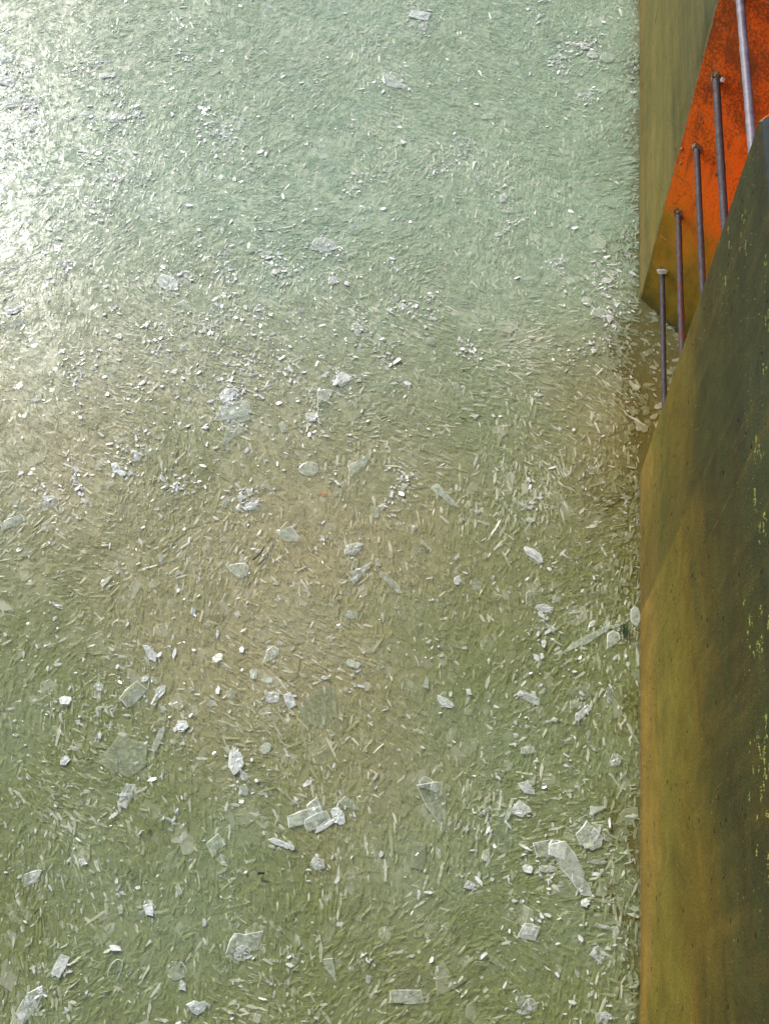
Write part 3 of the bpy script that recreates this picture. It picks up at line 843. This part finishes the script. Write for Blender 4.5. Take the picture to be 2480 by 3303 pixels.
# (px, py, length cm, width cm, angle, outline, look, label[, tilt])
NOTABLE = [
 (25, 190, 13, 6, 20, 'rand', 'white', 'topmost slab of the dazzling white clump at the upper left edge', (0.25, 0.2)),
 (18, 262, 14, 8, -20, 'rand', 'white', 'middle slab of the dazzling white clump at the upper left edge', (0.3, 0.25)),
 (45, 335, 14, 8, 30, 'rand', 'white', 'lowest slab of the dazzling white clump at the upper left edge', (0.25, 0.2)),
 (85, 345, 6, 4, 70, 'drop', 'white', 'small tooth shaped shard right of the dazzling clump at the left edge', (0.3, 0.1)),
 (110, 400, 7, 4.5, -30, 'tri', 'white', 'loose triangular shard below and right of the dazzling clump', (0.25, 0.1)),
 (118, 620, 9, 6, 40, 'rand', 'white', 'ragged white lump at the foot of the long upright splinter', (0.25, 0.15)),
 (735, 1275, 9, 7, 70, 'rand', 'white', 'white crumbly ice lump at the head of the tallest plate stack left of centre', (0.15, 0.1)),
 (760, 1322, 13, 9, 25, 'rect', 'clear', 'broad glassy plate in the middle of the plate stack left of centre', (-0.06, 0.05)),
 (718, 1338, 8, 6, 110, 'quad', 'clear', 'small glassy plate leaning on the left side of the plate stack', (0.2, 0.1)),
 (765, 1346, 11, 6, 20, 'rect', 'clear', 'white rimmed plate at the foot of the plate stack left of centre', (0.12, -0.08)),
 (748, 1400, 12, 9, -118, 'wedge', 'clear', 'clear triangular plate pointing down just below the plate stack', (0.05, 0.08)),
 (1047, 1275, 9, 7, 35, 'tri', 'clear', 'pale lilac triangular plate above the arrow shaped plate right of the plate stack', (0.12, 0.05)),
 (1010, 1258, 7, 2.8, 80, 'rect', 'clear', 'narrow upright glassy strip left of the lilac triangular plate', (0.2, 0.0)),
 (1040, 1318, 9, 7.5, -100, 'wedge', 'clear', 'shield shaped clear plate with a bright lower rim', (-0.06, 0.1)),
 (1002, 1345, 6, 4.5, -60, 'quad', 'white', 'small white shard left of the shield shaped plate', (0.25, 0.1)),
 (1100, 1225, 9, 7.5, 60, 'drop', 'white', 'milky fan shaped shard above and right of the shield plate', (0.1, 0.1)),
 (996, 1512, 8.5, 7.5, 10, 'disc', 'clear', 'nearly round clear disc lying alone in the middle of the slush', (0.03, 0.03)),
 (1158, 1498, 14, 5.5, 52, 'tri', 'clear', 'bow tie shaped lilac shard right of the round disc', (0.05, 0.12)),
 (765, 1835, 10.5, 7.5, -15, 'drop', 'clear', 'bell shaped clear shard below the black twig', (0.12, -0.05)),
 (935, 1725, 10, 6.5, -35, 'tri', 'clear', 'faint arched plate right of the black twig', (0.05, 0.03)),
 (1140, 1770, 9, 5, 30, 'rand', 'white', 'white frosted shard at the top of the pair below centre', (0.2, 0.1)),
 (1165, 1842, 12, 6, 48, 'wedge', 'white', 'splintered white shard at the bottom of the pair below centre', (0.2, 0.12)),
 (1262, 1880, 13, 3.2, -42, 'sliver', 'clear', 'long glassy splinter pointing down right beside the splintered shard', (0.1, 0.1)),
 (810, 1633, 6, 4.5, 10, 'rand', 'white', 'small crumpled white shard below the clear triangular plate', (0.3, 0.1)),
 (450, 572, 12, 7, -28, 'rect', 'clear', 'pale rectangular plate near the upper left with a white end', (0.05, 0.08)),
 (438, 645, 19, 3.6, 62, 'sliver', 'clear', 'long glassy splinter under the pale rectangular plate at upper left', (0.15, 0.0)),
 (88, 565, 17, 3.6, 68, 'sliver', 'clear', 'long upright splinter near the left edge of the view', (0.2, 0.0)),
 (280, 372, 9.5, 7, 0, 'rand', 'white', 'left one of two white lumps lying in a row at the upper left', (0.25, 0.15)),
 (372, 380, 9, 7, 15, 'rand', 'white', 'right one of two white lumps lying in a row at the upper left', (0.3, -0.1)),
 (348, 243, 9, 3.6, 12, 'rect', 'white', 'flat bright bar shaped chip above the two white lumps', (0.1, 0.1)),
 (300, 208, 6, 5, 0, 'disc', 'clear', 'roundish bright rimmed chip left of the bar shaped chip', (0.15, 0.1)),
 (362, 570, 6, 5.5, 0, 'disc', 'white', 'rounded milky lump left of the pale rectangular plate', (0.2, 0.1)),
 (1355, 50, 12, 7, -12, 'rect', 'white', 'bright slab at the top of the view with a ragged lower edge', (0.15, 0.1)),
 (1365, 88, 6, 5, 30, 'rand', 'white', 'crumbly knob hanging under the bright slab at the top', (0.2, 0.1)),
 (1270, 265, 22, 9, -38, 'rand', 'white', 'largest cracked bright slab in the upper middle', (0.12, 0.06)),
 (1600, 48, 8, 6, 20, 'rect', 'clear', 'pale square plate right of the bright slab at the top', (0.1, 0.05)),
 (1810, 183, 8.5, 3.8, 0, 'rect', 'white', 'flat bar with bright lower rim left of the three round ice knobs', (0.15, 0.05)),
 (1887, 150, 6.5, 5.5, 40, 'disc', 'white', 'upper left one of the three round ice knobs near the wall', (0.2, 0.1)),
 (1910, 177, 6.5, 5.5, 0, 'disc', 'white', 'middle one of the three round ice knobs near the wall', (0.1, 0.1)),
 (1957, 187, 8, 7, 20, 'disc', 'clear', 'right one of the three round ice knobs near the wall', (0.15, 0.12)),
 (1572, 376, 9, 5, 25, 'drop', 'clear', 'leaf shaped shard with a bright tip in the upper right of the slush', (0.15, 0.1)),
 (1520, 302, 6, 3.5, 10, 'disc', 'clear', 'lilac oval chip above the leaf shaped shard', (0.1, 0.1)),
 (1635, 680, 7, 3.6, 10, 'drop', 'clear', 'small fish shaped chip between the square plate and the leaf shaped shard', (0.15, 0.1)),
 (1622, 640, 6.5, 4.5, 80, 'rand', 'white', 'frosted lump directly above the fish shaped chip', (0.3, 0.1)),
 (1625, 915, 10, 7.5, 35, 'rect', 'clear', 'clear square plate with a thin bright L shaped rim', (-0.03, 0.04)),
 (1848, 905, 8, 4, 35, 'quad', 'clear', 'thin open plate with a bright lower corner right of the square plate', (0.05, 0.1)),
 (1892, 970, 6, 4.5, 100, 'disc', 'clear', 'hollow looking ring of clear ice below the thin open plate', (0.05, 0.05)),
 (1935, 1010, 11, 7, 0, 'rand', 'clear', 'bluish plate near the wall opposite the orange niche', (0.05, 0.05)),
 (1965, 1030, 6, 4, 85, 'drop', 'white', 'bright comma shaped shard on the bluish plate near the wall', (0.25, 0.1)),
 (1955, 905, 6.5, 3.6, 15, 'rand', 'white', 'folded white chip nearest the foot of the niche', (0.25, 0.1)),
 (1300, 988, 4.5, 3.4, -20, 'quad', 'white', 'little white chip left of a pale blue one in the middle of the upper slush', (0.2, 0.1)),
 (1466, 1012, 5, 3, -20, 'quad', 'clear', 'pale blue chip right of the little white one', (0.15, 0.1)),
 (1150, 1058, 7.5, 5, -10, 'quad', 'white', 'crossed white shard with bright ribs above the milky fan shaped shard', (0.2, 0.1)),
 (1050, 790, 14, 10, -15, 'rand', 'white', 'cracked white raft in the upper centre of the slush', (0.1, 0.1)),
 (1075, 905, 7, 5, 60, 'rand', 'white', 'crumbled white lump under the cracked white raft', (0.3, 0.1)),
 (545, 912, 15, 9, -35, 'rand', 'white', 'bright broken raft at the upper left of centre', (0.12, 0.1)),
 (600, 990, 9, 4.5, -40, 'wedge', 'clear', 'pointed plate trailing below the bright broken raft', (0.1, 0.1)),
 (600, 1075, 8, 6, -10, 'rand', 'clear', 'glassy pair of facets below the pointed trailing plate', (0.15, 0.15)),
 (850, 820, 6.5, 4, 15, 'drop', 'white', 'bright hook shaped chip left of the cracked white raft', (0.2, 0.1)),
 (645, 782, 7, 3.6, 12, 'rect', 'clear', 'oblong clear chip with a bright end in the upper left middle', (0.1, 0.1)),
 (45, 1000, 9, 6, 20, 'rand', 'white', 'upper white lump in the clump at the left edge', (0.2, 0.1)),
 (60, 1040, 8, 4, 30, 'rect', 'clear', 'lower glassy bar in the clump at the left edge', (0.15, 0.1)),
 (155, 1618, 7, 5.5, 0, 'rect', 'white', 'square milky chip above the clump of glassy bars at the left edge', (0.2, 0.05)),
 (40, 1685, 10, 4.5, 38, 'rect', 'clear', 'glassy bar with a white lower corner at the left edge', (0.12, 0.1)),
 (375, 1512, 7, 4.5, -50, 'rand', 'white', 'leaf shaped frosted chip left of the plate stack', (0.2, 0.1)),
 (430, 2240, 10, 6.5, 55, 'rect', 'clear', 'tilted glassy block with a bright bottom edge at lower left', (0.15, 0.1)),
 (510, 2242, 9, 4, 70, 'drop', 'white', 'white flame shaped shard right of the tilted glassy block', (0.25, 0.1)),
 (485, 2108, 10, 4.5, -45, 'rand', 'white', 'row of frosted crumbs forming a bright streak above the tilted block', (0.3, 0.1)),
 (410, 2565, 9, 4.2, 82, 'rect', 'white', 'upright milky bar below the large pale flat plate at lower left', (0.15, 0.05)),
 (405, 2440, 24, 17, -10, 'rand', 'clear', 'large pale flat plate at lower left, almost sunk in the slush', (0.01, 0.01)),
 (512, 2385, 11, 2.6, 78, 'sliver', 'clear', 'long upright sliver right of the large pale flat plate', (0.2, 0.0)),
 (760, 2455, 11, 6, 110, 'rand', 'white', 'hooked white plate right of the slivers at lower left', (0.08, 0.1)),
 (785, 2500, 5, 3, -50, 'drop', 'white', 'small white tail piece below the hooked white plate', (0.2, 0.1)),
 (880, 2250, 5, 4, 0, 'rect', 'white', 'left small square chip of a loose pair right of the hooked plate', (0.1, 0.05)),
 (935, 2260, 6, 3.5, -60, 'rect', 'white', 'right larger chip of a loose pair right of the hooked plate', (0.1, 0.05)),
 (870, 2250 - 135, 8.5, 5.5, 60, 'drop', 'clear', 'milky pear shaped chip above the loose pair of chips', (0.1, 0.05)),
 (695, 2725, 7.5, 6, 65, 'quad', 'clear', 'blue grey square plate above the small black stub', (0.06, 0.05)),
 (985, 2635, 13, 5, 22, 'rect', 'clear', 'left strip of the pile of glassy strips below centre', (0.05, 0.06)),
 (1012, 2605, 7, 5, 60, 'quad', 'clear', 'upper kite shaped plate of the pile of glassy strips', (0.1, 0.1)),
 (1025, 2648, 9, 5, 28, 'rect', 'clear', 'bright rimmed strip in the middle of the pile of glassy strips', (0.15, 0.08)),
 (1052, 2660, 9, 2.2, 38, 'sliver', 'white', 'thin white stick at the bottom of the pile of glassy strips', (0.2, 0.0)),
 (1092, 2632, 7, 4.5, -50, 'disc', 'white', 'oval frosted chip at the right end of the pile of glassy strips', (0.2, 0.1)),
 (1130, 2597, 8, 3.4, -25, 'wedge', 'clear', 'grey wedge right of and above the pile of glassy strips', (0.08, 0.05)),
 (1028, 2788, 7, 5, -20, 'rand', 'white', 'bubbly white lump below the pile of glassy strips', (0.35, 0.15)),
 (903, 2720, 9, 2.4, -15, 'sliver', 'white', 'thin white stick left of the bubbly white lump', (0.2, 0.1)),
 (1405, 2600, 18, 8, -62, 'wedge', 'clear', 'large grey blue triangular plate low in the slush, point down', (0.03, 0.04)),
 (1378, 2530, 7, 5, -20, 'rand', 'clear', 'frosty cap on the top of the large triangular plate', (0.05, 0.05)),
 (1700, 2540, 7, 4.5, -40, 'tri', 'white', 'upper of two white shards above the biggest plate pile', (0.2, 0.1)),
 (1682, 2610, 7.5, 5.5, -15, 'tri', 'white', 'lower of two white shards above the biggest plate pile', (0.2, -0.1)),
 (1618, 2680, 15, 6, 90, 'rect', 'clear', 'faint upright rectangular plate left of the biggest plate pile', (0.02, 0.03)),
 (1760, 2740, 11, 7, 10, 'rand', 'clear', 'left rounded plate of the biggest plate pile near the wall', (0.05, 0.05)),
 (1797, 2742, 7, 6.5, 100, 'quad', 'white', 'pale blue plate in the centre of the biggest plate pile', (0.08, 0.05)),
 (1830, 2775, 18, 9, -55, 'rand', 'clear', 'large white edged plate on the right of the biggest plate pile', (0.05, 0.08)),
 (1905, 2700, 12, 9, -40, 'rand', 'clear', 'greenish plate with a bright hook right of and above the biggest pile', (0.03, 0.05)),
 (1918, 2690, 8, 3, 65, 'sliver', 'white', 'white hook edge piece on the greenish plate near the wall', (0.1, 0.05)),
 (1880, 2650, 9, 3.4, 35, 'sliver', 'clear', 'pale strip above the greenish plate near the wall', (0.1, 0.05)),
 (1765, 2802, 7, 2.6, 5, 'rand', 'white', 'small white hook below the left rounded plate of the biggest pile', (0.2, 0.1)),
 (1875, 2855, 10, 5, -40, 'rand', 'clear', 'frosty wedge just below the biggest plate pile', (0.06, 0.06)),
 (1830, 2870, 9, 6, 10, 'disc', 'clear', 'dim rounded plate with a thin bright rim under the biggest pile', (0.02, 0.04)),
 (1706, 3005, 7.5, 5.5, 5, 'quad', 'white', 'bubbly pale block at the lower right of the slush', (0.2, 0.08)),
 (1932, 3080, 6.5, 5, -20, 'quad', 'white', 'bright shard near the wall at the lower right', (0.25, 0.05)),
 (1700, 3250, 7, 5, 40, 'drop', 'white', 'forked bright shard at the lower right near the bottom of the view', (0.2, 0.1)),
 (1940, 3285, 6, 4.5, 30, 'tri', 'white', 'corner shard at the very bottom of the view beside the wall', (0.2, 0.1)),
 (1515, 2165 + 690, 4, 3, 0, 'tri', 'white', 'tiny white triangle left of the biggest plate pile', (0.1, 0.1)),
 (1310, 3215, 11, 4.2, 8, 'rect', 'clear', 'low wide block with a scalloped bright edge at the bottom of the view', (0.1, 0.05)),
 (1070, 3130, 8, 3.4, -60, 'wedge', 'clear', 'pale lens shaped plate near the bottom of the view', (0.05, 0.05)),
 (790, 3038, 14, 7, 22, 'quad', 'clear', 'large bluish quadrilateral plate at the lower left of centre', (0.05, 0.05)),
 (782, 3075, 6, 5, 30, 'disc', 'white', 'milky hook lying against the large bluish quadrilateral plate', (0.2, 0.1)),
 (196, 3115, 7, 4, 75, 'rect', 'white', 'small bright domino shaped chip at the lower left', (0.15, 0.1)),
 (90, 3245, 15, 6, 70, 'rand', 'white', 'tall ragged white shard in the bottom left corner', (0.2, 0.1)),
 (640, 3245, 8, 5, 10, 'rand', 'white', 'bright edged crumb pile near the bottom of the view', (0.25, 0.1)),
 (372, 3130, 8, 4.5, 80, 'disc', 'clear', 'milky oval chip right of the domino shaped chip', (0.1, 0.05)),
 (570, 3130, 7, 6, 0, 'disc', 'clear', 'dim round plate with a bright right rim at the bottom left', (0.05, 0.08)),
 (105, 2830, 8, 4.5, 40, 'tri', 'white', 'bow shaped white chip near the left edge low in the view', (0.2, 0.1)),
 (482, 2935, 5, 3.5, -50, 'tri', 'white', 'tiny pale triangle left of the large bluish quadrilateral plate', (0.1, 0.05)),
 (1755, 1965, 8, 4, -5, 'rand', 'white', 'crested white shard right of the heart shaped chip', (0.25, 0.1)),
 (1706, 1928, 6.5, 4.2, 70, 'drop', 'clear', 'heart shaped grey chip pointing down', (0.1, 0.08)),
 (1475, 1872, 4.5, 3, 80, 'disc', 'white', 'small bean shaped white chip near a black crumb', (0.1, 0.05)),
 (1722, 1790, 11, 4, -38, 'rand', 'white', 'streak of crushed white ice above the heart shaped chip', (0.2, 0.1)),
 (1920, 2050, 32, 3.0, 33, 'sliver', 'clear', 'longest thin spear of ice slanting up towards the wall', (0.15, 0.0)),
 (1972, 2065, 9, 5.5, 65, 'drop', 'clear', 'leaf shaped clear plate under the long spear', (0.06, 0.06)),
 (1437, 1600, 15, 4, -38, 'wedge', 'clear', 'long pale wedge pointing down right at mid height', (0.06, 0.05)),
 (1705, 2250, 9, 3.0, -20, 'rect', 'white', 'hooked bar with a white end low right of centre', (0.2, 0.1)),
 (1435, 2265, 8, 3.6, -25, 'rand', 'white', 'curved bright chip low in the middle right', (0.2, 0.1)),
 (1878, 2300, 10, 3, 45, 'sliver', 'white', 'slanting pale bar near the wall in the lower right', (0.1, 0.05)),
 (1870, 2235, 9, 6, 0, 'disc', 'clear', 'dim pebble shaped plate above the slanting pale bar', (0.02, 0.03)),
 (2047, 1985, 9, 4, 88, 'sliver', 'clear', 'pale plate standing against the foot of the wall', (0.15, 0.0)),
 (1030, 2280, 20, 15, 70, 'rand', 'clear', 'large faint diamond plate sunk in the slush below centre', (0.01, 0.01)),
 (1350, 2760, 9, 5, 90, 'rect', 'clear', 'faint soft rectangular plate below the large triangular plate', (0.02, 0.02)),
]
used = set()
for row in NOTABLE:
    px, py, L, W, ang, kd, lk, lab, tl = row
    sunk = abs(tl[0]) < 0.025
    place_shard(px, py, L * 1.0, W, ang, kd, 'sunk' if sunk else lk, lab, 'named ice shards on the slush', tl, z=0.0072 if sunk else 0.0085)

# further loose chips that nothing tells apart, one object each
taken = [G(r[0], r[1]) for r in NOTABLE]
protos = []
for kd, lk, L, W, word in (('rand', 'white', 4.4, 2.8, 'frosty many sided chip'), ('quad', 'white', 3.8, 2.4, 'white four sided chip'),
                     ('rand', 'clear', 6.5, 4.2, 'clear flat flake'), ('rect', 'clear', 5.5, 2.8, 'clear oblong flake'),
                     ('drop', 'white', 4.6, 2.2, 'white drop shaped chip'), ('tri', 'white', 3.9, 2.8, 'white three cornered chip'),
                     ('disc', 'clear', 4.6, 3.8, 'clear rounded flake'), ('sliver', 'clear', 7.5, 1.7, 'clear long splinter'),
                     ('sliver', 'white', 5.5, 1.1, 'white needle thin splinter'), ('rand', 'white', 3.0, 2.2, 'white compact crumb'),
                     ('wedge', 'clear', 6.0, 3.2, 'clear pointed flake'), ('rand', 'white', 5.6, 4.0, 'broad crackled white chip')):
    protos.append((word, shard_mesh('ice_chip', outline(kd, L / 100, W / 100), 0.0022, 0.0014, MATS[lk], lk == 'white')))
def cluster_weight(px, py):
    w = 0.25
    for cx_, cy_, s, a in ((60, 280, 170, 2.6), (330, 380, 240, 1.3), (80, 600, 220, 1.6), (700, 250, 260, 1.0), (800, 1000, 330, 1.9),
                           (1050, 850, 160, 1.5), (1930, 880, 130, 1.6), (1900, 200, 140, 1.4), (560, 1050, 260, 1.2),
                           (700, 1650, 250, 0.6), (380, 2280, 260, 1.0), (1780, 2780, 220, .6), (1850, 2000, 180, .8), (1100, 300, 260, .9)):
        w += a * math.exp(-((px - cx_) ** 2 + (py - cy_) ** 2) / (2 * s * s))
    return w
drifts = []
while len(drifts) < 95:
    px, py = random.uniform(-60, 2060), random.uniform(-60, 3380)
    if random.random() < cluster_weight(px, py) / 3.0:
        drifts.append((px, py, random.uniform(14, 60), random.uniform(10, 34), random.gauss(math.pi / 2, 0.7)))
for row in NOTABLE:
    if row[6] == 'white': drifts.append((row[0], row[1], 42, 30, random.uniform(0, 3)))
def in_drift():
    a, b, su, sv, th_ = random.choice(drifts)
    u, v = random.gauss(0, su), random.gauss(0, sv)
    return a + u * math.cos(th_) - v * math.sin(th_), b + u * math.sin(th_) + v * math.cos(th_)
cnt = 0
while cnt < 285:
    if random.random() < 0.7: px, py = in_drift()
    else: px, py = random.uniform(-20, 2045), random.uniform(-20, 3320)
    if not (-30 < px < 2045 and -30 < py < 3330): continue
    if random.random() > 0.25 + cluster_weight(px, py) / 2.2: continue
    x, y = G(px, py)
    if any((x - a) ** 2 + (y - b) ** 2 < 0.0007 for a, b in taken): continue
    taken.append((x, y))
    word, me_ = random.choice(protos)
    o = bpy.data.objects.new('ice_chip', me_)
    s = random.uniform(0.55, 1.1)
    o.scale = (s, s, 1)
    o.location = (x, y, 0.0085 + random.uniform(0, 0.003))
    o.rotation_euler = (random.gauss(0, 0.12), random.gauss(0, 0.10), direction(np.array([x]), np.array([y]))[0] + random.gauss(0, 0.7))
    col.objects.link(o)
    rz = math.degrees(o.rotation_euler.z) % 180
    lie = 'lying lengthwise' if 60 < rz < 120 else 'lying crosswise' if rz < 25 or rz > 155 else 'slanting right' if rz < 90 else 'slanting left'
    size = 'tiny ' if s < 0.78 else 'small ' if s < 1.0 else 'larger '
    colw = ('at the far left', 'left of centre', 'in the middle', 'right of centre', 'close to the wall')[min(4, max(0, int(px // 412)))]
    roww = ('top edge', 'upper slush', 'slush above centre', 'slush below centre', 'lower slush', 'bottom edge')[min(5, max(0, int(py // 551)))]
    for _ in range(30):                       # another sort of chip where one like it lies close by
        lab_ = f'{size}{word} {lie} {colw}, {roww}'
        if lab_ not in used: break
        word, me_ = random.choice(protos)
        o.data = me_
    used.add(lab_)
    tag(o, lab_, 'ice chip', 'small loose ice chips on the slush')
    cnt += 1

# glittering crumbs too small to pick apart
n = 17000
PX = rng.uniform(-150, 2040, n * 2); PY = rng.uniform(-150, 3450, n * 2)
w = np.array([cluster_weight(a, b) for a, b in zip(PX, PY)])
k = rng.random(len(PX)) < w / 3.2
PX, PY = PX[k][:7000], PY[k][:7000]
dr = np.array([in_drift() for _ in range(11000)])
dr = dr[(rng.random(len(dr)) < np.where(dr[:, 1] > 1650, 0.2, 1.0))]
PX = np.concatenate([PX, dr[:, 0]]); PY = np.concatenate([PY, dr[:, 1]])
k = (PX < 2050)
PX, PY = PX[k], PY[k]
XY = np.array([G(a, b) for a, b in zip(PX, PY)])
n = len(PX)
L = np.clip(rng.lognormal(math.log(0.0115), 0.55, n), 0.004, 0.045); W = L * rng.uniform(0.18, 0.6, n)
pieces('ice_crumbs', XY[:, 0], XY[:, 1], L, W, rng.uniform(0, 6.28, n), rng.normal(0, 0.22, n), rng.normal(0, 0.18, n),
       0.0075 + rng.uniform(0, 0.003, n), rng.uniform(0.0008, 0.0016, n), rng.random(n) ** np.where(PY < 1600, 2.2, 0.7), [M_crumb, M_crumb], 5,
       'scattered sparkling white ice crumbs on top of the slush', 'ice crumbs')

# thin clear ice collar frozen along the wall foot
vs, fs = [], []
yy = -1.0; i = 0
while yy < 2.24:
    w_ = 0.005 + 0.016 * abs(math.sin(yy * 5.1) * math.sin(yy * 13.7 + 1)) + random.uniform(0, 0.004)
    vs += [(WX - 0.0005, yy, 0.020 + random.uniform(0, 0.004)), (WX - 0.45 * w_, yy, 0.018 + random.uniform(0, .003)), (WX - w_, yy, 0.004)]
    if i: 
        a = (i - 1) * 3
        fs += [(a, a + 3, a + 4, a + 1), (a + 1, a + 4, a + 5, a + 2)]
    yy += 0.012; i += 1
rim = mesh_obj('ice_collar', vs, fs, M_plate, smooth=True)
tag(rim, 'thin clear rim of ice frozen to the foot of the stained wall', 'ice rim')

# ice on the ladder fixings
def lump(name, c, r, label, squash=(1, 1, 1), mat=None, sub=2):
    bm = bmesh.new()
    bmesh.ops.create_icosphere(bm, subdivisions=sub, radius=r)
    for v in bm.verts:
        v.co *= random.uniform(0.72, 1.22)
        v.co = Vector((v.co.x * squash[0], v.co.y * squash[1], v.co.z * squash[2]))
    me = bpy.data.meshes.new(name); bm.to_mesh(me); bm.free()
    me.materials.append(mat or M_white)
    o = bpy.data.objects.new(name, me); o.location = c
    col.objects.link(o)
    return o
o = lump('ice_lump', (RX + 0.016, YF - (RX - WX) - 0.03, 1.225), 0.0085, '')
tag(o, 'white frozen drop stuck to the second rung from the top at its far end', 'ice lump')
o = lump('ice_lump', (RX - 0.004, YF - (RX - WX) - 0.02, 0.262), 0.016, '', (1.5, 0.8, 0.7), M_plate)
tag(o, 'clear curl of ice caught on the far end of the lowest rung', 'ice lump')

# spalled pebbles showing on the niche face edge
for (z, dx, r) in ((0.86, 0.012, 0.008), (0.80, 0.02, 0.007), (0.86, 0.14, 0.009), (1.52, 0.03, 0.012), (1.02, 0.05, 0.005)):
    o = lump('exposed_pebble', (WX + dx - 0.001, YF - dx - 0.001, z), r, '', (1, 1, 1), M_mortar, 1)
    o.parent = wall

# ------------------------------------------------------------------ litter on the ice
def twig(name, px0, py0, px1, py1, r, label, mat, bend=0.1, cat='twig', z=0.019):
    a = Vector((*G(px0, py0, z), z)); b = Vector((*G(px1, py1, z), z + 0.004))
    d = b - a; s = Vector((-d.y, d.x, 0))
    vs, fs = [], []
    seg, ns = 8, 7
    for i in range(seg + 1):
        t = i / seg
        c = a.lerp(b, t) + s * bend * math.sin(t * math.pi)
        u = s.normalized(); v = Vector((0, 0, 1))
        rr = r * (0.8 + 0.4 * random.random()) * (1 - 0.25 * t)
        for k in range(ns):
            q = k * 6.283 / ns
            vs.append(c + u * rr * math.cos(q) + v * rr * math.sin(q))
    for i in range(seg):
        for k in range(ns):
            p = i * ns + k; q = i * ns + (k + 1) % ns
            fs.append((p, q, q + ns, p + ns))
    fs.append(tuple(range(ns))); fs.append(tuple(range(seg * ns, (seg + 1) * ns)))
    o = mesh_obj(name, vs, fs, mat)
    tag(o, label, cat)
    return o
twig('twig', 816, 1806, 854, 1764, 0.0034, 'short curved black twig lying on the slush left of centre', M_black, -0.08)
twig('twig', 832, 2817, 853, 2817, 0.0048, 'tiny black stub of twig below the blue grey square plate', M_black, 0.0)
twig('twig', 1362, 1760, 1372, 1770, 0.0016, 'tiny dark thread right of the white shards below centre', M_black, 0.1)
twig('twig', 1056, 1505, 1068, 1490, 0.0014, 'fine black hair like twig right of the nearly round disc', M_black, 0.1)
twig('twig', 1078, 1932, 1098, 1918, 0.0015, 'thin dark straw beneath the splintered white shard', M_black, 0.15)
twig('twig', 112, 2948, 130, 2932, 0.0030, 'stubby dark brown twig near the left edge low in the view', M_brown, 0.1)
twig('twig', 412, 2826, 436, 2802, 0.0022, 'brown bent twig at the lower left above the tiny pale triangle', M_brown, 0.2)
twig('twig', 1203, 545, 1209, 537, 0.002, 'dark speck of bark in the upper middle of the slush', M_black, 0.1)
twig('twig', 1238, 1142, 1246, 1136, 0.0024, 'dark speck of bark right of the crossed white shard', M_black, 0.1)
twig('twig', 1826, 598, 1832, 588, 0.002, 'dark speck of bark upper right near the wall', M_black, 0.1)

def leaf(name, px, py, L, W, ang, label, mat, cat):
    x, y = G(px, py, 0.012)
    me = shard_mesh(name, outline('drop', L / 100, W / 100), 0.0015, 0.0006, [mat, mat])
    o = bpy.data.objects.new(name, me); o.location = (x, y, 0.0125); o.rotation_euler = (0.1, 0.05, math.radians(ang))
    col.objects.link(o); tag(o, label, cat)
leaf('leaf_scrap', 1041, 1590, 2.8, 1.5, 20, 'small orange scrap of leaf below the nearly round clear disc', M_orange_leaf, 'leaf')
leaf('seed_husk', 482, 2683, 2.2, 1.3, 70, 'small dark seed husk at the lower left right of the upright milky bar', M_brown, 'seed')
leaf('leaf_scrap', 1266, 1138, 1.1, 0.7, 20, 'tiny brown leaf scrap right of the crossed white shard', M_brown, 'leaf')

# moss tuft by the wall: a bundle of blades in one tuft
x, y = G(2012, 2035)
vs, fs = [], []
for _ in range(60):
    a = random.uniform(0, 6.28); r = abs(random.gauss(0, 0.012)); l = random.uniform(0.012, 0.032); ta = random.uniform(0, 6.28)
    p = Vector((x + r * math.cos(a), y + 1.6 * r * math.sin(a), 0.010)); tip = p + Vector((0.6 * l * math.cos(ta), l * math.sin(ta), 0.5 * l))
    s = Vector((-math.sin(ta), math.cos(ta), 0)) * 0.0016
    b = len(vs)
    vs += [p - s, p + s, tip + s * 0.2, p + Vector((0, 0, 0.002))]
    fs += [(b, b + 1, b + 2), (b, b + 3, b + 2), (b + 1, b + 3, b + 2)]
moss = mesh_obj('moss_tuft', vs, fs, M_moss)
tag(moss, 'small dark green moss tuft caught in the ice close to the wall', 'moss')
